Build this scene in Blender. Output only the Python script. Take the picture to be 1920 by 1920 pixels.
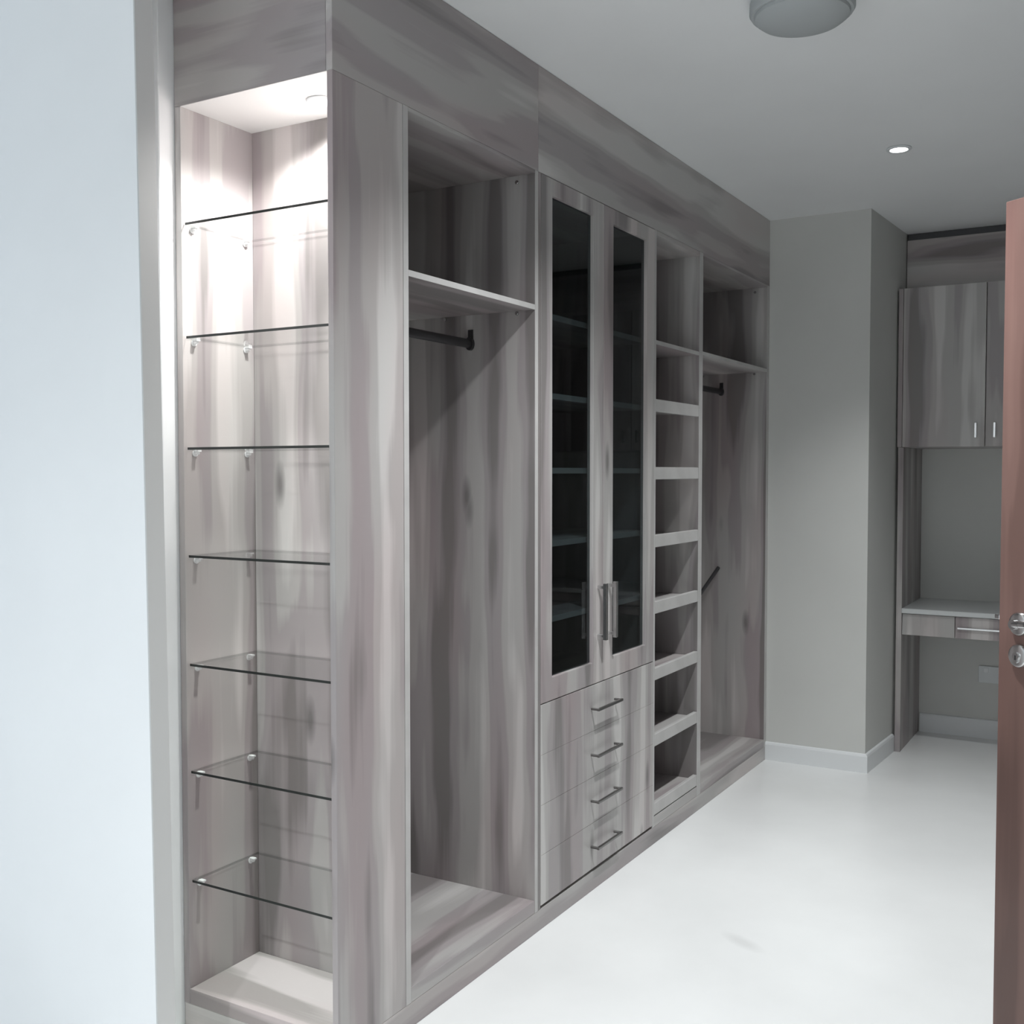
import bpy, bmesh, math, random
from mathutils import Matrix, Vector
S = bpy.context.scene
for o in list(bpy.data.objects): bpy.data.objects.remove(o)

# ------------------------------------------------------------------ camera
cam_d = bpy.data.cameras.new('camera'); cam = bpy.data.objects.new('camera', cam_d)
S.collection.objects.link(cam); S.camera = cam
cam_d.sensor_width = 36.0; cam_d.lens = 2023.18/1920*36.0
cam_d.clip_start = 0.01; cam_d.clip_end = 60
_r = ((0.863078, -0.504737, -0.018348), (0.505070, 0.862490, 0.031859), (-0.000256, -0.036763, 0.999324))
cam.matrix_world = Matrix(((_r[0][0], _r[0][2], -_r[0][1], 1.565019),
                           (_r[1][0], _r[1][2], -_r[1][1], -1.887911),
                           (_r[2][0], _r[2][2], -_r[2][1], 1.396645), (0, 0, 0, 1)))
# ------------------------------------------------------------------ view, world, lights
S.view_settings.view_transform = 'Standard'; S.view_settings.look = 'None'
S.view_settings.gamma = 1.0; S.view_settings.use_curve_mapping = False
S.view_settings.exposure = 0.04
S.cycles.transparent_max_bounces = 40      # lamp light passes seven glass shelves (fourteen faces)
w = bpy.data.worlds.new('world'); S.world = w; w.use_nodes = True
w.node_tree.nodes['Background'].inputs[0].default_value = (0.75, 0.85, 1.0, 1)
w.node_tree.nodes['Background'].inputs[1].default_value = 1.0

def area(name, loc, rot, sx, sy, power, col):
    d = bpy.data.lights.new(name, 'AREA'); d.shape = 'RECTANGLE'; d.size = sx; d.size_y = sy
    d.energy = power; d.color = col
    o = bpy.data.objects.new(name, d); o.location = loc; o.rotation_euler = rot
    S.collection.objects.link(o); return o
def spot(name, loc, power, cone, blend, rad, col, rot=(0, 0, 0)):
    d = bpy.data.lights.new(name, 'SPOT'); d.energy = power; d.spot_size = math.radians(cone)
    d.spot_blend = blend; d.shadow_soft_size = rad; d.color = col
    o = bpy.data.objects.new(name, d); o.location = loc; o.rotation_euler = rot
    S.collection.objects.link(o); return o
R90 = math.pi/2
# daylight through the window behind the camera, to the left
area('window_daylight', (-1.75, -3.02, 1.55), (R90, 0, 0), 1.6, 1.5, 9, (0.82, 0.91, 1.0))
# row of ceiling downlights (the far one is in view, the others lie above the frame) and the cabinet lamp
COOL = (0.965, 0.99, 1.0)
spot('downlight_lamp', (0.757, 2.341, 2.585), 92, 101, 1.0, 0.03, COOL)
spot('downlight_lamp_middle', (0.757, 0.60, 2.585), 152, 122, 1.0, 0.03, COOL)
spot('downlight_lamp_back', (0.757, -2.30, 2.585), 190, 158, 1.0, 0.03, COOL)
spot('cabinet_lamp', (-0.15, 0.140, 2.272), 33, 150, 0.6, 0.02, (1.0, 0.99, 0.97))
spot('cabinet_lamp_beam', (-0.15, 0.134, 2.271), 220, 36, 1.0, 0.02, (1.0, 0.99, 0.97))

# ------------------------------------------------------------------ materials
def new_mat(name):
    m = bpy.data.materials.new(name); m.use_nodes = True
    nt = m.node_tree
    return m, nt, nt.nodes['Principled BSDF']
def N(nt, t, **kw):
    n = nt.nodes.new(t)
    for k, v in kw.items(): setattr(n, k, v)
    return n
def mth(nt, op, a, b=None, clamp=False):
    n = N(nt, 'ShaderNodeMath', operation=op); n.use_clamp = clamp
    for i, v in enumerate((a, b)):
        if v is None: continue
        if isinstance(v, (int, float)): n.inputs[i].default_value = v
        else: nt.links.new(v, n.inputs[i])
    return n.outputs[0]
def plain(name, col, rough=0.6, metal=0.0, var=0.0, vscale=3.0, bump=0.0, bscale=120.0, spec=0.5):
    m, nt, b = new_mat(name)
    b.inputs['Base Color'].default_value = (*col, 1); b.inputs['Roughness'].default_value = rough
    b.inputs['Metallic'].default_value = metal; b.inputs['Specular IOR Level'].default_value = spec
    if var or bump:
        tc = N(nt, 'ShaderNodeTexCoord')
    if var:
        n = N(nt, 'ShaderNodeTexNoise'); n.inputs['Scale'].default_value = vscale; n.inputs['Detail'].default_value = 4
        nt.links.new(tc.outputs['Object'], n.inputs['Vector'])
        r = N(nt, 'ShaderNodeValToRGB')
        r.color_ramp.elements[0].position = 0.3; r.color_ramp.elements[1].position = 0.7
        r.color_ramp.elements[0].color = (*[c*(1-var) for c in col], 1)
        r.color_ramp.elements[1].color = (*[min(1, c*(1+var)) for c in col], 1)
        nt.links.new(n.outputs['Fac'], r.inputs['Fac']); nt.links.new(r.outputs['Color'], b.inputs['Base Color'])
    if bump:
        n = N(nt, 'ShaderNodeTexNoise'); n.inputs['Scale'].default_value = bscale; n.inputs['Detail'].default_value = 3
        nt.links.new(tc.outputs['Object'], n.inputs['Vector'])
        bp = N(nt, 'ShaderNodeBump'); bp.inputs['Strength'].default_value = bump; bp.inputs['Distance'].default_value = 0.002
        nt.links.new(n.outputs['Fac'], bp.inputs['Height']); nt.links.new(bp.outputs['Normal'], b.inputs['Normal'])
    return m

def wood(name, axis, pal, band=8.5, seed=0.0, rough=0.42, knots=True, run_on=False):
    """pale washed timber: soft bands running along `axis`, fine streaks, a few knots"""
    m, nt, b = new_mat(name); L = nt.links.new
    tc = N(nt, 'ShaderNodeTexCoord'); oi = N(nt, 'ShaderNodeObjectInfo')
    off = N(nt, 'ShaderNodeVectorMath', operation='SCALE'); off.inputs[0].default_value = (17.3, 11.7, 23.9)
    L(mth(nt, 'ADD', oi.outputs['Random'], seed), off.inputs['Scale'])
    add = N(nt, 'ShaderNodeVectorMath', operation='ADD')
    if run_on:      # veneer cut from one sheet: neighbouring fronts carry the same figure on
        ge = N(nt, 'ShaderNodeNewGeometry'); L(ge.outputs['Position'], add.inputs[0]); add.inputs[1].default_value = (3.1, 5.7+seed, 1.3)
    else:
        L(tc.outputs['Object'], add.inputs[0]); L(off.outputs[0], add.inputs[1])
    def stretched(across, along):
        mp = N(nt, 'ShaderNodeMapping'); sc = [across]*3; sc['xyz'.index(axis)] = along
        mp.inputs['Scale'].default_value = sc; L(add.outputs[0], mp.inputs['Vector']); return mp.outputs[0]
    n1 = N(nt, 'ShaderNodeTexNoise'); n1.inputs['Scale'].default_value = 1; n1.inputs['Detail'].default_value = 1.6
    n1.inputs['Roughness'].default_value = 0.5; n1.inputs['Distortion'].default_value = 0.15
    L(stretched(band, 0.42), n1.inputs['Vector'])
    n2 = N(nt, 'ShaderNodeTexNoise'); n2.inputs['Scale'].default_value = 1; n2.inputs['Detail'].default_value = 3
    L(stretched(70, 2.2), n2.inputs['Vector'])
    n3 = N(nt, 'ShaderNodeTexNoise'); n3.inputs['Scale'].default_value = 1; n3.inputs['Detail'].default_value = 1
    L(stretched(9, 2.4), n3.inputs['Vector'])
    f = mth(nt, 'ADD', mth(nt, 'MULTIPLY', n1.outputs['Fac'], 1.0), mth(nt, 'MULTIPLY', mth(nt, 'SUBTRACT', n2.outputs['Fac'], 0.5), 0.09))
    f = mth(nt, 'ADD', f, mth(nt, 'MULTIPLY', mth(nt, 'SUBTRACT', n3.outputs['Fac'], 0.5), 0.30))
    rp = N(nt, 'ShaderNodeValToRGB'); e = rp.color_ramp.elements
    e[0].position = 0.36; e[0].color = (*pal[0], 1); e[1].position = 0.645; e[1].color = (*pal[3], 1)
    for q_, c_ in ((0.425, pal[1]), (0.485, pal[1]), (0.525, pal[2]), (0.585, pal[2])):
        x = e.new(q_); x.color = (*c_, 1)
    L(f, rp.inputs['Fac'])
    # faint rosy drift between the boards of the decor
    n4 = N(nt, 'ShaderNodeTexNoise'); n4.inputs['Scale'].default_value = 1; n4.inputs['Detail'].default_value = 1
    L(stretched(6, 1.1), n4.inputs['Vector'])
    t = N(nt, 'ShaderNodeMapRange'); t.inputs['From Min'].default_value = 0.45; t.inputs['From Max'].default_value = 0.7
    L(n4.outputs['Fac'], t.inputs['Value'])
    mx = N(nt, 'ShaderNodeMix', data_type='RGBA', blend_type='MULTIPLY')
    L(mth(nt, 'MULTIPLY', t.outputs[0], 0.7), mx.inputs[0]); L(rp.outputs['Color'], mx.inputs[6]); mx.inputs[7].default_value = (1.0, 0.90, 0.91, 1)
    col = mx.outputs[2]
    if knots:
        v = N(nt, 'ShaderNodeTexVoronoi'); v.inputs['Scale'].default_value = 1
        L(stretched(7.0, 2.1), v.inputs['Vector'])
        k = N(nt, 'ShaderNodeMapRange'); k.inputs['From Min'].default_value = 0.04; k.inputs['From Max'].default_value = 0.15
        k.inputs['To Min'].default_value = 0.75; k.inputs['To Max'].default_value = 0.0
        L(v.outputs['Distance'], k.inputs['Value'])
        vc = N(nt, 'ShaderNodeSeparateColor'); L(v.outputs['Color'], vc.inputs[0])
        kk = mth(nt, 'MULTIPLY', k.outputs[0], mth(nt, 'GREATER_THAN', vc.outputs[0], 0.4))
        m2 = N(nt, 'ShaderNodeMix', data_type='RGBA'); L(kk, m2.inputs[0]); L(col, m2.inputs[6])
        m2.inputs[7].default_value = (*[c*0.6 for c in pal[0]], 1); col = m2.outputs[2]
    L(col, b.inputs['Base Color'])
    b.inputs['Roughness'].default_value = rough
    bp = N(nt, 'ShaderNodeBump'); bp.inputs['Strength'].default_value = 0.12; bp.inputs['Distance'].default_value = 0.001
    L(n2.outputs['Fac'], bp.inputs['Height']); L(bp.outputs['Normal'], b.inputs['Normal'])
    return m

PAL = ((0.235, 0.220, 0.216), (0.37, 0.342, 0.344), (0.45, 0.436, 0.425), (0.59, 0.575, 0.56))
WZ = wood('washed_oak_upright', 'z', PAL)
WZR = wood('washed_oak_drawer_fronts', 'z', PAL, run_on=True, seed=3.08)
WX = wood('washed_oak_crosswise', 'x', PAL, band=8)
WY = wood('washed_oak_lengthwise', 'y', PAL, band=7, knots=False)
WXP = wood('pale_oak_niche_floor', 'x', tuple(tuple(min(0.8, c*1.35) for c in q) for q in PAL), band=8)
WXF = wood('washed_oak_fascia', 'x', PAL, band=7, knots=False, seed=3)
EDGE = plain('oak_edge_band', (0.52, 0.51, 0.50), 0.4, var=0.08, vscale=9)
WALL = plain('white_wall_paint', (0.86, 0.88, 0.89), 0.7, var=0.015, bump=0.05)
TAUPE = plain('taupe_bounce_cut', (0.30, 0.29, 0.28), 0.7, var=0.02)  # unseen right wall, coloured dark to cut light bouncing onto the pillar side
GREY = plain('grey_wall_paint', (0.68, 0.685, 0.66), 0.65, var=0.02, bump=0.05)
CEIL = plain('ceiling_paint', (0.88, 0.895, 0.90), 0.8, var=0.012)
FLOOR = plain('pale_polished_screed', (0.87, 0.88, 0.875), 0.26, var=0.04, vscale=2.2, spec=0.45)
STRIP = plain('grey_end_shade', (0.55, 0.555, 0.55), 0.5)  # grey puts the shade of the partition's end face into the colour
PALE = plain('pale_board_underside', (0.72, 0.71, 0.70), 0.45)
# one faint scuff on the floor
_nt = FLOOR.node_tree; _b = _nt.nodes['Principled BSDF']; _src = _b.inputs['Base Color'].links[0].from_socket
_g = N(_nt, 'ShaderNodeNewGeometry'); _mp = N(_nt, 'ShaderNodeMapping', vector_type='TEXTURE')
_mp.inputs['Location'].default_value = (0.56, 1.185, 0); _mp.inputs['Rotation'].default_value = (0, 0, -0.5); _mp.inputs['Scale'].default_value = (0.085, 0.032, 1)
_nt.links.new(_g.outputs['Position'], _mp.inputs['Vector'])
_l = N(_nt, 'ShaderNodeVectorMath', operation='LENGTH'); _nt.links.new(_mp.outputs[0], _l.inputs[0])
_mr = N(_nt, 'ShaderNodeMapRange'); _mr.inputs['From Min'].default_value = 0.3; _mr.inputs['From Max'].default_value = 1.1
_mr.inputs['To Min'].default_value = 0.22; _mr.inputs['To Max'].default_value = 0.0
_nt.links.new(_l.outputs['Value'], _mr.inputs['Value'])
_mx = N(_nt, 'ShaderNodeMix', data_type='RGBA'); _nt.links.new(_mr.outputs[0], _mx.inputs[0]); _nt.links.new(_src, _mx.inputs[6])
_mx.inputs[7].default_value = (0.40, 0.40, 0.39, 1); _nt.links.new(_mx.outputs[2], _b.inputs['Base Color'])
SKIRT = plain('white_skirting', (0.84, 0.86, 0.87), 0.35)
WHITE = plain('white_plastic', (0.75, 0.78, 0.79), 0.35)
CHROME = plain('brushed_steel', (0.62, 0.62, 0.62), 0.22, metal=1.0)
WZS = wood('washed_oak_end_stile', 'z', PAL, run_on=True, seed=6.85)
STEELD = plain('steel_dark_reflection', (0.22, 0.215, 0.21), 0.3, metal=1.0)  # drawer handle steel with its dark reflections put into the base colour
FITTING = plain('dull_grey_plastic', (0.42, 0.445, 0.45), 0.75, spec=0.1)
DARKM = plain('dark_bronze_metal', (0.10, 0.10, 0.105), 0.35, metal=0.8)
BLACK = plain('keyhole_black', (0.02, 0.02, 0.02), 0.5)
TOPM = plain('pale_stone_top', (0.66, 0.68, 0.68), 0.2, var=0.03)
CLEARP = plain('clear_plastic', (0.85, 0.86, 0.86), 0.15)

def glass_mat(name, tint, refl_rough=0.02, f0=0.04):
    m = bpy.data.materials.new(name); m.use_nodes = True; nt = m.node_tree; nt.nodes.clear()
    out = N(nt, 'ShaderNodeOutputMaterial'); mix = N(nt, 'ShaderNodeMixShader')
    tr = N(nt, 'ShaderNodeBsdfTransparent'); tr.inputs[0].default_value = (*tint, 1)
    gl = N(nt, 'ShaderNodeBsdfGlossy'); gl.inputs['Roughness'].default_value = refl_rough
    ge = N(nt, 'ShaderNodeNewGeometry'); dt = N(nt, 'ShaderNodeVectorMath', operation='DOT_PRODUCT')
    nt.links.new(ge.outputs['Incoming'], dt.inputs[0]); nt.links.new(ge.outputs['Normal'], dt.inputs[1])
    c = mth(nt, 'SUBTRACT', 1.0, mth(nt, 'ABSOLUTE', dt.outputs['Value']), clamp=True)
    f = mth(nt, 'ADD', mth(nt, 'MULTIPLY', mth(nt, 'POWER', c, 5.0), 1-f0), f0)
    f = mth(nt, 'MULTIPLY', f, mth(nt, 'SUBTRACT', 1.0, ge.outputs['Backfacing']), clamp=True)
    nt.links.new(f, mix.inputs[0]); nt.links.new(tr.outputs[0], mix.inputs[1]); nt.links.new(gl.outputs[0], mix.inputs[2])
    nt.links.new(mix.outputs[0], out.inputs[0]); return m
GCLEAR = glass_mat('clear_shelf_glass', (0.990, 0.995, 0.993), f0=0.045)
GSMOKE = glass_mat('smoked_door_glass', (0.52, 0.56, 0.57), f0=0.04)
GWIN = glass_mat('window_glass', (0.97, 0.98, 0.98))
GEDGE = plain('glass_front_edge', (0.018, 0.022, 0.02), 0.3)
GSIDE = glass_mat('glass_ground_edge', (0.74, 0.76, 0.755), refl_rough=0.3, f0=0.03)

def emis(name, col, s):
    m = bpy.data.materials.new(name); m.use_nodes = True; nt = m.node_tree; nt.nodes.clear()
    out = N(nt, 'ShaderNodeOutputMaterial'); e = N(nt, 'ShaderNodeEmission')
    e.inputs[0].default_value = (*col, 1); e.inputs[1].default_value = s
    nt.links.new(e.outputs[0], out.inputs[0]); return m
LENS = emis('lit_lamp_lens', (1, 1, 0.98), 14)
RED = wood('reddish_door_timber', 'z', ((0.105, 0.062, 0.053), (0.15, 0.088, 0.075), (0.19, 0.113, 0.097), (0.23, 0.14, 0.12)), band=7, rough=0.35, knots=False)

# ------------------------------------------------------------------ mesh helpers
def link(name, bm, mats, parent=None, loc=(0, 0, 0), smooth=False):
    me = bpy.data.meshes.new(name); bm.normal_update(); bm.to_mesh(me); bm.free()
    if not isinstance(mats, (list, tuple)): mats = [mats]
    for m in mats: me.materials.append(m)
    if smooth:
        for p in me.polygons: p.use_smooth = True
        try: me.set_sharp_from_angle(angle=math.radians(35))
        except Exception: pass
    o = bpy.data.objects.new(name, me); S.collection.objects.link(o)
    o.location = loc
    if parent:
        o.parent = parent; o.location = Vector(loc) - wloc(parent)
    return o
def wloc(o):
    v = Vector(o.location)
    while o.parent: o = o.parent; v += Vector(o.location)
    return v
def bm_box(bm, c, s, mi=0):
    r = bmesh.ops.create_cube(bm, size=1.0)
    for v in r['verts']: v.co = Vector((v.co.x*s[0]+c[0], v.co.y*s[1]+c[1], v.co.z*s[2]+c[2]))
    fs = {f for v in r['verts'] for f in v.link_faces}
    for f in fs: f.material_index = mi
    return r['verts']
def bevel(bm, w, seg=1):
    if w: bmesh.ops.bevel(bm, geom=list(bm.edges), offset=w, segments=seg, affect='EDGES', profile=0.5)
def box(name, x0, x1, y0, y1, z0, z1, mat, parent=None, bev=0.0008):
    c = ((x0+x1)/2, (y0+y1)/2, (z0+z1)/2)
    bm = bmesh.new(); bm_box(bm, (0, 0, 0), (x1-x0, y1-y0, z1-z0)); bevel(bm, bev)
    return link(name, bm, mat, parent, c)
def bm_cyl(bm, a, b, r, n=16, r2=None, mi=0):
    a, b = Vector(a), Vector(b); d = b-a
    q = Vector((0, 0, 1)).rotation_difference(d.normalized()).to_matrix().to_4x4()
    res = bmesh.ops.create_cone(bm, cap_ends=True, segments=n, radius1=r, radius2=r if r2 is None else r2, depth=d.length,
                                matrix=Matrix.Translation((a+b)/2) @ q)
    for f in {f for v in res['verts'] for f in v.link_faces}: f.material_index = mi
    return res['verts']
def cyl(name, a, b, r, mat, parent=None, n=16, bev=0.0, r2=None):
    bm = bmesh.new(); c = (Vector(a)+Vector(b))/2
    bm_cyl(bm, Vector(a)-c, Vector(b)-c, r, n, r2)
    if bev: bmesh.ops.bevel(bm, geom=[e for e in bm.edges if e.calc_face_angle(0) > 1.0], offset=bev, segments=2, affect='EDGES')
    return link(name, bm, mat, parent, c, smooth=True)
def lathe(name, prof, mat, loc, parent=None, axis=(0, 0, 1), n=32):
    bm = bmesh.new(); rings = []
    q = Vector((0, 0, 1)).rotation_difference(Vector(axis).normalized())
    for r, h in prof:
        if r < 1e-6: rings.append([bm.verts.new(q @ Vector((0, 0, h)))])
        else: rings.append([bm.verts.new(q @ Vector((r*math.cos(2*math.pi*i/n), r*math.sin(2*math.pi*i/n), h))) for i in range(n)])
    for A, B in zip(rings, rings[1:]):
        for i in range(n):
            j = (i+1) % n
            if len(A) == 1 and len(B) == 1: continue
            if len(A) == 1: bm.faces.new((A[0], B[j], B[i]))
            elif len(B) == 1: bm.faces.new((A[i], A[j], B[0]))
            else: bm.faces.new((A[i], A[j], B[j], B[i]))
    bmesh.ops.recalc_face_normals(bm, faces=bm.faces)
    return link(name, bm, mat, parent, loc, smooth=True)
def prism(name, pts, z0, z1, mat, parent=None, top_pts=None):
    bm = bmesh.new(); t = top_pts or pts
    lo = [bm.verts.new((x, y, z0)) for x, y in pts]; hi = [bm.verts.new((x, y, z1)) for x, y in t]
    n = len(pts); bm.faces.new(lo[::-1]); bm.faces.new(hi)
    for i in range(n): bm.faces.new((lo[i], lo[(i+1) % n], hi[(i+1) % n], hi[i]))
    bmesh.ops.recalc_face_normals(bm, faces=bm.faces)
    return link(name, bm, mat, parent)
def thing(name, label, cat, loc, group=None):
    o = bpy.data.objects.new(name, None); S.collection.objects.link(o); o.location = loc
    o.empty_display_size = 0.05
    return tag(o, label, cat, group)
def tag(o, label, cat, group=None):
    o['label'] = label; o['category'] = cat
    if group: o['group'] = group
    return o
def struct(o): o['kind'] = 'structure'; return o

H = 2.6; L = 3.234
# ------------------------------------------------------------------ room shell
struct(box('floor', -3.0, 2.7, -3.2, 4.4, -0.1, 0.0, FLOOR, bev=0))
struct(box('ceiling', -3.0, 2.7, -3.2, 4.4, H, H+0.1, CEIL, bev=0))
# thin white partition end in the left foreground (a little out of plumb, as in the photo), then the wall behind the wardrobe
struct(prism('wall_left', [(-3.0, -0.350), (-0.194, -0.350), (-0.194, -0.303), (-3.0, -0.303)], 0, H, WALL,
             top_pts=[(-3.0, -0.350), (-0.232, -0.350), (-0.232, -0.303), (-3.0, -0.303)]))
struct(prism('end_shade_1', [(-0.1938, -0.350), (-0.190, -0.350), (-0.190, -0.303), (-0.1938, -0.303)], 0, H, STRIP,
             top_pts=[(-0.2318, -0.350), (-0.228, -0.350), (-0.228, -0.303), (-0.2318, -0.303)]))  # thin added sheet carrying the end face's painted shade
struct(box('wall_behind', -3.0, -0.4965, -0.048, 3.234, 0, H, WALL, bev=0.002))
struct(prism('wall_far', [(-0.80, L), (0.470, L), (0.508, 3.87), (0.511, 4.22), (-0.80, 4.22)], 0, H, GREY))
struct(box('wall_alcove', -0.80, 2.7, 4.2205, 4.40, 0, H, GREY, bev=0))
struct(box('wall_right', 2.0, 2.7, 0.30, 4.22, 0, H, TAUPE, bev=0))
struct(box('wall_right', 2.55, 2.7, -3.2, 0.30, 0, H, TAUPE, bev=0))
# wall behind the camera with its window
struct(box('wall_back', -3.0, -2.58, -3.2, -3.05, 0, H, WALL, bev=0))
struct(box('wall_back', -0.92, 2.55, -3.2, -3.05, 0, H, WALL, bev=0))
struct(box('wall_back', -2.58, -0.92, -3.2, -3.05, 0, 0.77, WALL, bev=0))
struct(box('wall_back', -2.58, -0.92, -3.2, -3.05, 2.33, H, WALL, bev=0))
struct(box('wall_left', -3.0, -2.9, -3.05, -0.36, 0, H, WALL, bev=0))
win = struct(box('window_1', -2.58, -0.92, -3.168, -3.160, 0.77, 2.33, GWIN, bev=0))
for a in ((-2.58, -2.52, 0.77, 2.33), (-0.98, -0.92, 0.77, 2.33), (-1.78, -1.72, 0.77, 2.33), (-2.52, -0.98, 0.77, 0.83), (-2.52, -0.98, 2.27, 2.33)):
    box('window_frame', a[0], a[1], -3.19, -3.13, a[2], a[3], WHITE, win, bev=0.002)
# skirtings
def skirting(name, pts, z=0.088, t=0.014):
    """board with a small rounded top along a polyline on the floor (points run with the room on the right-hand side)"""
    bm = bmesh.new(); prof = [(0, 0), (t, 0), (t, z-0.012), (t-0.004, z-0.003), (t-0.010, z), (0, z)]
    rows = []
    P = [Vector(p) for p in pts]
    for i, p in enumerate(P):
        ds = []
        if i > 0: ds.append((p-P[i-1]).normalized())
        if i < len(P)-1: ds.append((P[i+1]-p).normalized())
        ns = [Vector((d.y, -d.x)) for d in ds]
        n = sum(ns, Vector((0, 0))).normalized(); n /= n.dot(ns[0])
        rows.append([bm.verts.new((p.x+n.x*a, p.y+n.y*a, h)) for a, h in prof])
    for A, B in zip(rows, rows[1:]):
        for k in range(len(prof)):
            j = (k+1) % len(prof); bm.faces.new((A[k], B[k], B[j], A[j]))
    bm.faces.new(rows[0]); bm.faces.new(rows[-1][::-1])
    bmesh.ops.recalc_face_normals(bm, faces=bm.faces)
    return struct(link(name, bm, SKIRT))
skirting('baseboard_far', [(0.0, L), (0.470, L), (0.4975, 3.698)])
skirting('baseboard_alcove', [(0.545, 4.22), (2.0, 4.22)], z=0.1)

# ------------------------------------------------------------------ wardrobe plinth and cornice (continuous pieces)
D = 0.4956; FR = 0.0
pl = thing('wardrobe_plinth', 'low grey timber plinth running under the whole wardrobe wall along the pale floor', 'plinth', (-0.24, 1.6, 0))
box('front_board', -0.020, 0.0, 0.001, L-0.001, 0.0, 0.064, WY, pl)
box('end_board', -D+0.0005, -0.0205, 0.001, 0.019, 0.0, 0.064, WXF, pl)
co = thing('wardrobe_cornice', 'deep grey timber fascia band between the wardrobe tops and the ceiling', 'fascia', (-0.24, 1.6, 2.29))
box('end_board', -D+0.0005, -0.0185, 0.0, 0.018, 2.288, H-0.001, WXF, co)
box('front_board', -0.018, 0.0, 0.0, 0.942, 2.288, H-0.001, WY, co)
box('front_board', -0.018, 0.0, 0.9425, L-0.001, 2.288, H-0.001, WY, co)

BASE0, BASE1, TOP0, TOP1 = 0.0645, 0.103, 2.270, 2.2875
# ------------------------------------------------------------------ display cabinet at the near end
dc = thing('display_cabinet', 'lit tall narrow display niche with seven glass shelves at the near end of the wardrobe', 'cabinet', (-0.24, 0.13, 0.064))
box('side_panel', -D+0.0005, -D+0.020, 0.0, 0.262, BASE0, TOP1, WZ, dc)
box('side_panel', -0.016, 0.0, 0.0, 0.2618, BASE0, TOP1, WZS, dc)
box('back_panel', -D+0.0205, -0.0165, 0.245, 0.262, BASE0, TOP1, WZ, dc)
box('base_board', -D+0.0205, -0.0165, 0.0, 0.2445, BASE0, BASE1, WXP, dc)
box('top_board', -D+0.0205, -0.0165, 0.0, 0.2445, 2.2865, 2.2875, PALE, dc, bev=0)
def glass_shelf(x0, x1, y0, y1, z, t, parent):
    bm = bmesh.new(); bm_box(bm, (0, 0, 0), (x1-x0, y1-y0, t))
    for f in bm.faces: f.material_index = 0 if abs(f.normal.z) > 0.5 else (1 if f.normal.y < -0.5 else 2)
    return link('glass_shelf', bm, [GCLEAR, GEDGE, GSIDE], parent, ((x0+x1)/2, (y0+y1)/2, z-t/2))
def shelf_pin(x, y, z, sx, parent):
    bm = bmesh.new()
    bm_cyl(bm, (0, 0, -0.007), (sx*0.013, 0, -0.007), 0.0045, 10)
    bm_cyl(bm, (0, 0, -0.008), (sx*0.003, 0, -0.008), 0.0085, 12)
    bm_box(bm, (sx*0.009, 0, -0.0022), (0.016, 0.012, 0.004))
    return link('shelf_pin', bm, CLEARP, parent, (x, y, z), smooth=True)
for z in (2.0081, 1.7315, 1.4583, 1.1916, 0.9212, 0.6522, 0.3763):
    glass_shelf(-D+0.022, -0.018, 0.010, 0.240, z, 0.006, dc)
    for y in (0.035, 0.215):
        shelf_pin(-D+0.0205, y, z-0.0062, 1, dc); shelf_pin(-0.0165, y, z-0.0062, -1, dc)
rim = lathe('lamp_rim', [(0.022, 0), (0.034, 0), (0.036, -0.003), (0.034, -0.006), (0.024, -0.006), (0.022, -0.003)], WHITE, (-0.15, 0.140, 2.2863), dc)
lathe('lamp_lens', [(0, -0.0035), (0.021, -0.0035), (0.021, -0.0015), (0, -0.0015)], LENS, (-0.15, 0.140, 2.2863), rim)

# ------------------------------------------------------------------ open hanging wardrobes
def rail(x, y0, y1, z, parent):
    r = bmesh.new(); c = Vector((x, (y0+y1)/2, z)); hw = (y1-y0)/2
    vs = bm_cyl(r, (0, -hw+0.004, 0), (0, hw-0.004, 0), 0.0085, 20)
    for v in vs: v.co.z *= 1.65
    ro = link('hanging_rail', r, DARKM, parent, c, smooth=True)
    for y, s in ((y0, 1), (y1, -1)):
        b = bmesh.new(); vs = bm_cyl(b, (0, 0, 0), (0, s*0.012, 0), 0.0135, 20)
        for v in vs: v.co.z *= 1.5
        bm_box(b, (0, s*0.0015, 0.018), (0.018, 0.003, 0.05))
        link('rail_socket', b, DARKM, ro, (x, y, z), smooth=True)
    return ro
def stud(x, y, z, ny, parent):
    return cyl('shelf_stud', (x, y, z), (x, y+ny*0.007, z), 0.006, CHROME, parent, n=12, bev=0.0015)
def open_wardrobe(label, y0, y1, left, right, shelf_z):
    t = thing('open_wardrobe', label, 'wardrobe', (-0.24, (y0+y1)/2, BASE0), 'open hanging wardrobes')
    for q in (left, right):
        p = box('side_panel', -D+0.0005, -0.001, q[0], q[1], BASE0, TOP1, WZ, t, bev=0)
        box('edge_band', -0.0009, 0.0004, q[0]+0.0004, q[1]-0.0004, BASE0, TOP1, EDGE, p, bev=0)
    box('back_panel', -D+0.0005, -D+0.014, y0+0.0005, y1-0.0005, BASE1, TOP0, WZ, t)
    box('base_board', -D+0.0005, 0.0, y0+0.0005, y1-0.0005, BASE0, BASE1, WY, t)
    box('top_board', -D+0.0005, -0.0, y0+0.0005, y1-0.0005, TOP0+0.008, TOP1, WY, t)
    sh = box('shelf', -D+0.015, -0.002, y0+0.0005, y1-0.0005, shelf_z-0.015, shelf_z, WY, t)
    box('edge_band', -0.0019, 0.0002, y0+0.0005, y1-0.0005, shelf_z-0.015, shelf_z, EDGE, sh, bev=0)
    rail(-0.225, y0+0.0005, y1-0.0005, 1.790, t)
    stud(-0.06, y1, shelf_z-0.022, -1, t); stud(-0.06, y1, TOP0-0.012, -1, t)
    stud(-0.32, y1, shelf_z-0.022, -1, t)
    return t
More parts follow.
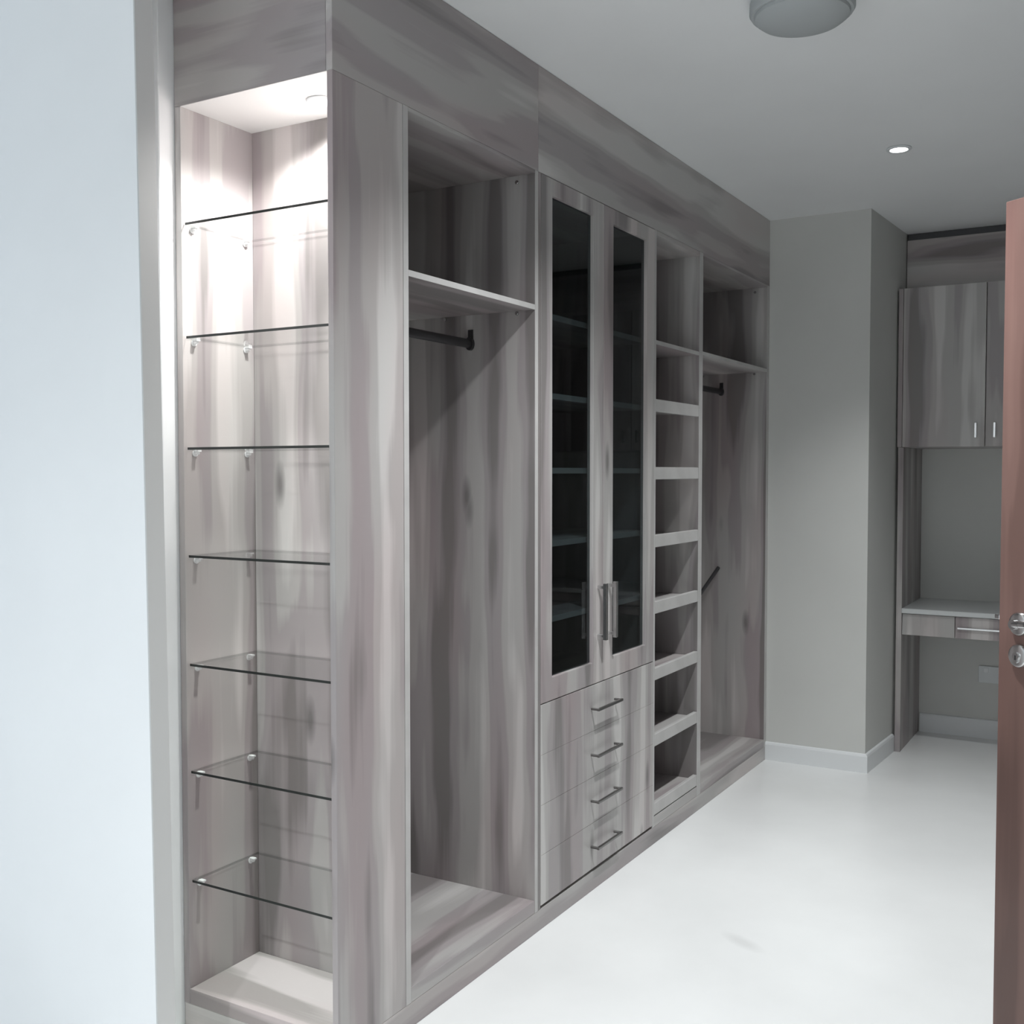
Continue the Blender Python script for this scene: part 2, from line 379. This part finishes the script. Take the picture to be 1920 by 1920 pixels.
ow = open_wardrobe('wide open hanging wardrobe with one shelf and a rail, beside the lit glass niche', 0.284, 0.922, (0.2625, 0.284, 0.0), (0.922, 0.940), 1.893)
ow2 = open_wardrobe('dim open hanging wardrobe at the far end against the grey pillar', 2.330, 3.200, (2.311, 2.330, 0.0), (3.200, L-0.001), 1.890)
# loose rod hanging aslant in the far wardrobe
rod = cyl('slanted_rod', (-0.235, 3.197, 0.926), (-0.275, 2.334, 0.50), 0.009, DARKM, ow2, n=14)

# ------------------------------------------------------------------ glazed cupboard with drawers
gc = thing('glazed_cupboard', 'grey timber cupboard with two smoked glass doors over four drawers', 'cupboard', (-0.24, 1.39, BASE0))
box('side_panel', -D+0.0005, 0.0, 0.9415, 0.957, BASE0, TOP1, WZ, gc)
box('side_panel', -D+0.0005, -0.0215, 1.809, 1.8245, BASE0, TOP1, WZ, gc)
box('back_panel', -D+0.0005, -D+0.014, 0.9575, 1.8085, BASE1, TOP0, WZ, gc)
box('base_board', -D+0.0005, -0.0215, 0.9575, 1.8085, BASE0, 0.080, WY, gc)
box('top_board', -D+0.0005, -0.0215, 0.9575, 1.8085, TOP0, TOP1, WY, gc)
box('middle_board', -D+0.015, -0.0215, 0.9575, 1.8085, 0.685, 0.701, WY, gc)
for z in (1.888, 1.643, 1.411, 1.182, 0.945):
    sh = box('shelf', -D+0.015, -0.032, 0.9575, 1.8085, z-0.018, z, WY, gc)
    box('edge_band', -0.0319, -0.030, 0.9575, 1.8085, z-0.018, z, EDGE, sh, bev=0)
def bar_handle(c, axis, ln, parent, out=0.028, s=0.0055, mat=CHROME):
    bm = bmesh.new(); h = ln/2
    if axis == 'z':
        bm_box(bm, (out, 0, 0), (2*s, 2*s, ln)); posts = ((0, 0, h-s*2), (0, 0, -h+s*2))
    else:
        bm_box(bm, (out, 0, 0), (2*s, ln, 2*s)); posts = ((0, h-s*1.1, 0), (0, -h+s*1.1, 0))
    for p in posts: bm_box(bm, (out/2, p[1], p[2]), (out, 1.7*s, 1.7*s))
    bmesh.ops.bevel(bm, geom=list(bm.edges), offset=0.0012, segments=1, affect='EDGES')
    return link('handle', bm, mat, parent, c)
def frame_mesh(y0, y1, z0, z1, gy0, gy1, gz0, gz1, x0, x1):
    """one door frame: rectangular ring, joined as one mesh about its own centre"""
    bm = bmesh.new(); cy, cz, cx = (y0+y1)/2, (z0+z1)/2, (x0+x1)/2
    def ring(x): return ([bm.verts.new((x-cx, y-cy, z-cz)) for y, z in ((y0, z0), (y1, z0), (y1, z1), (y0, z1))],
                         [bm.verts.new((x-cx, y-cy, z-cz)) for y, z in ((gy0, gz0), (gy1, gz0), (gy1, gz1), (gy0, gz1))])
    fo, fi = ring(x1); bo, bi = ring(x0)
    for i in range(4):
        j = (i+1) % 4
        bm.faces.new((fo[i], fo[j], fi[j], fi[i])); bm.faces.new((bo[j], bo[i], bi[i], bi[j]))
        bm.faces.new((bo[i], bo[j], fo[j], fo[i])); bm.faces.new((fi[i], fi[j], bi[j], bi[i]))
    bmesh.ops.recalc_face_normals(bm, faces=bm.faces)
    bmesh.ops.bevel(bm, geom=list(bm.edges), offset=0.0012, segments=1, affect='EDGES')
    return bm, (cx, cy, cz)
for (y0, y1, g0, g1, hy) in ((0.9585, 1.392, 1.029, 1.313, 1.352), (1.395, 1.8245, 1.467, 1.751, 1.431)):
    bm, c = frame_mesh(y0, y1, 0.694, 2.286, g0, g1, 0.765, 2.235, -0.0205, 0.001)
    d = link('door', bm, WZ, gc, c)
    box('glass_pane', -0.0145, -0.0105, g0+0.0002, g1-0.0002, 0.7652, 2.2348, GSMOKE, d, bev=0)
    bar_handle((0.001, hy, 0.933), 'z', 0.19, d, s=0.0068)
for i in range(4):
    z0 = 0.0745+0.1543*i; zc = z0+0.077
    d = box('drawer', -0.0205, 0.001, 0.9585, 1.8245, z0, z0+0.1535, WZR, gc, bev=0.0004)
    bm = bmesh.new(); W_, Dp, Hh, t = 0.82, 0.44, 0.115, 0.012
    bm_box(bm, (0, -W_/2+t/2, 0), (Dp, t, Hh)); bm_box(bm, (0, W_/2-t/2, 0), (Dp, t, Hh))
    bm_box(bm, (-Dp/2+t/2, 0, 0), (t, W_-2*t, Hh)); bm_box(bm, (0, 0, -Hh/2+0.004), (Dp-2*t, W_-2*t, 0.008))
    link('drawer_box', bm, WY, d, (-0.021-Dp/2, 1.391, zc-0.008))
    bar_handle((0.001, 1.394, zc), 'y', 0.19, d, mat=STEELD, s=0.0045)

# ------------------------------------------------------------------ open pigeonhole tower
cb = thing('shelf_tower', 'narrow open shoe tower of lipped shelves between the glass doors and the far wardrobe', 'shelf', (-0.24, 2.07, BASE0))
for q in ((1.8255, 1.842), (2.290, 2.3105)):
    p = box('side_panel', -D+0.0005, -0.001, q[0], q[1], BASE0, TOP1, WZ, cb, bev=0)
    box('edge_band', -0.0009, 0.0004, q[0]+0.0004, q[1]-0.0004, BASE0, TOP1, EDGE, p, bev=0)
box('back_panel', -D+0.0005, -D+0.014, 1.8425, 2.2895, BASE1, TOP0, WZ, cb)
box('base_board', -D+0.0005, 0.0, 1.8425, 2.2895, BASE0, BASE1, WY, cb)
box('top_board', -D+0.0005, 0.0, 1.8425, 2.2895, TOP0, TOP1, WY, cb)
sh = box('shelf', -D+0.015, -0.002, 1.8425, 2.2895, 1.870, 1.885, WY, cb)
box('edge_band', -0.0019, 0.0002, 1.8425, 2.2895, 1.870, 1.885, EDGE, sh, bev=0)
for z in (1.668, 1.416, 1.163, 0.914, 0.664, 0.414, 0.153):
    sh = box('lipped_shelf', -D+0.015, -0.0165, 1.8425, 2.2895, z-0.034, z-0.018, WY, cb)
    box('front_lip', -0.016, 0.0, 1.8425, 2.2895, z-0.046, z, EDGE, sh, bev=0.0015)

# ------------------------------------------------------------------ ceiling fittings
dl = thing('ceiling_downlight', 'small bright round recessed spotlight in the ceiling near the far end', 'light', (0.757, 2.341, H))
lathe('trim_ring', [(0.031, 0), (0.044, 0), (0.046, -0.003), (0.043, -0.007), (0.033, -0.007), (0.031, -0.003)], WHITE, (0.757, 2.341, H-0.0002), dl)
lathe('lamp_lens', [(0, -0.006), (0.030, -0.006), (0.030, -0.001), (0, -0.001)], LENS, (0.757, 2.341, H-0.0002), dl)
cf = thing('ceiling_fitting', 'round pale grey surface mounted ceiling fitting cut by the top of the picture', 'light', (0.79, 0.90, H))
FP = (0.795, 0.885, H)
lathe('base_ring', [(0, 0), (0.124, 0), (0.130, -0.010), (0.131, -0.034), (0.126, -0.042), (0.0, -0.042)], FITTING, FP, cf, n=48)
lathe('diffuser', [(0.119, -0.0422), (0.117, -0.050), (0.104, -0.060), (0.075, -0.070), (0.04, -0.076), (0, -0.078)], FITTING, FP, cf, n=48)

# ------------------------------------------------------------------ alcove: desk and wall cupboard
dk = thing('study_desk', 'built-in desk with pale top and timber drawers in the dark alcove', 'desk', (1.0, 3.95, 0))
box('side_panel', 0.512, 0.5385, 3.700, 4.2195, 0.0, 1.519, WZ, dk)
wt = box('worktop', 0.539, 1.995, 3.690, 4.2195, 0.697, 0.722, TOPM, dk, bev=0.003)
for x0, x1 in ((0.541, 0.785), (0.788, 1.30), (1.303, 1.99)):
    d = box('drawer', x0, x1, 3.703, 3.721, 0.590, 0.694, WZ, dk, bev=0.001)
    box('drawer_box', x0+0.02, x1-0.02, 3.7215, 4.15, 0.600, 0.685, WY, d)
    if x0 > 0.7: box('pull_strip', x0+0.01, x1-0.01, 3.6905, 3.7025, 0.636, 0.645, CHROME, d, bev=0.001)
uc = thing('wall_cupboard', 'dark timber wall cupboard hung above the alcove desk', 'cupboard', (1.2, 3.96, 1.52))
box('side_panel', 0.512, 0.529, 3.722, 4.2195, 1.520, 2.300, WZ, uc)
box('side_panel', 1.97, 1.99, 3.722, 4.2195, 1.520, 2.300, WZ, uc)
box('base_board', 0.5295, 1.9695, 3.722, 4.2195, 1.520, 1.538, WX, uc)
box('top_board', 0.5295, 1.9695, 3.722, 4.2195, 2.283, 2.300, WX, uc)
box('back_panel', 0.5295, 1.9695, 4.205, 4.2195, 1.5385, 2.2825, WX, uc)
box('end_filler', 0.507, 0.5285, 3.700, 3.7205, 1.520, 2.300, WZ, uc)
for x0, x1, hx in ((0.530, 0.906, 0.868), (0.909, 1.285, 0.951), (1.288, 1.628, 1.59), (1.631, 1.97, 1.67)):
    d = box('door', x0, x1, 3.702, 3.7205, 1.520, 2.300, WZ, uc, bev=0.0015)
    bm = bmesh.new(); bm_box(bm, (0, -0.022, 0), (0.008, 0.008, 0.07))
    for s in (-1, 1): bm_box(bm, (0, -0.011, s*0.026), (0.007, 0.022, 0.007))
    link('handle', bm, CHROME, d, (hx, 3.7018, 1.597))
fb = thing('alcove_fascia', 'dark timber fascia closing the gap above the alcove wall cupboard', 'fascia', (1.2, 3.88, 2.3005))
box('fascia_board', 0.512, 1.99, 3.870, 3.890, 2.3005, 2.565, WX, fb)
box('shadow_gap_strip', 0.512, 1.99, 3.884, 3.899, 2.5655, H-0.001, DARKM, fb, bev=0)  # dark colour stands in for the shade inside the gap
sk = thing('wall_socket', 'pale plastic wall plate low on the alcove wall under the desk', 'socket', (0.907, 4.2195, 0.3))
pb = bmesh.new(); bm_box(pb, (0, 0, 0), (0.146, 0.009, 0.088)); bevel(pb, 0.003, 2)
link('plate', pb, WHITE, sk, (0.907, 4.2152, 0.338))
for s in (-1, 1):
    box('rocker', 0.907+s*0.036-0.012, 0.907+s*0.036+0.012, 4.2075, 4.2106, 0.348, 0.372, SKIRT, sk, bev=0.001)

# ------------------------------------------------------------------ room door, ajar on the right
E0 = Vector((1.290, 0.75, 0)); dv = Vector((0.80, -0.60, 0)); nv = Vector((-0.60, -0.80, 0))
dr = thing('room_door', 'reddish brown timber door leaf ajar at the right edge of the picture', 'door', tuple(E0 + dv*0.4))
def door_xf(o, c):
    o.rotation_euler = (0, 0, math.atan2(dv.y, dv.x))
def dpt(a, b, z): return E0 + dv*a + nv*b + Vector((0, 0, z))
bm = bmesh.new(); bm_box(bm, (0, 0, 0), (0.80, 0.040, 1.990)); bevel(bm, 0.0015, 1)
leaf = link('leaf', bm, RED, dr, dpt(0.40, -0.020, 1.000)); door_xf(leaf, None)
zl, zc = 1.063, 0.993
def rose(z, name):
    p = dpt(0.060, 0.0, z)
    return lathe(name, [(0, 0), (0.0265, 0), (0.0265, 0.006), (0.024, 0.010), (0.020, 0.0115), (0, 0.0115)], CHROME, p, dr, axis=nv, n=32)
lr = rose(zl, 'lever_rose'); cr = rose(zc, 'lock_rose')
bm = bmesh.new(); p0 = dpt(0.060, 0.011, zl)
bm_cyl(bm, (0, 0, 0), nv*0.006, 0.0095, 16)
bm_cyl(bm, nv*0.004, nv*0.016, 0.0110, 16)
prev = nv*0.009
for k in range(1, 7):
    q = nv*(0.009+0.008*math.sin(k/6*math.pi)) + dv*(0.019*k) + Vector((0, 0, 0.004*math.sin(k/6*3.0)))
    bm_cyl(bm, prev, q, 0.0088-0.0004*k, 14); prev = q
link('lever', bm, CHROME, lr, p0, smooth=True)
bm = bmesh.new(); p1 = dpt(0.060, 0.011, zc)
bm_cyl(bm, (0, 0, 0), nv*0.005, 0.0085, 20); bm_cyl(bm, (0, 0, -0.011), nv*0.005+Vector((0, 0, -0.011)), 0.005, 12)
link('key_cylinder', bm, CHROME, cr, p1, smooth=True)
bm = bmesh.new(); bm_box(bm, (0, 0, -0.003), (0.003, 0.003, 0.010))
kh = link('keyhole', bm, BLACK, cr, dpt(0.060, 0.0152, zc)); door_xf(kh, None)
bm = bmesh.new(); bm_box(bm, (0, 0, 0), (0.004, 0.022, 0.23)); fp = link('lock_plate', bm, CHROME, dr, dpt(-0.0005, -0.020, 1.03)); door_xf(fp, None)
bm = bmesh.new(); bm_box(bm, (0, 0, 0), (0.016, 0.012, 0.012)); bevel(bm, 0.003, 2); lb = link('latch_bolt', bm, CHROME, dr, dpt(-0.0075, -0.008, 1.071)); door_xf(lb, None)

for o in S.objects:
    if o.type == 'MESH': o.data.update()
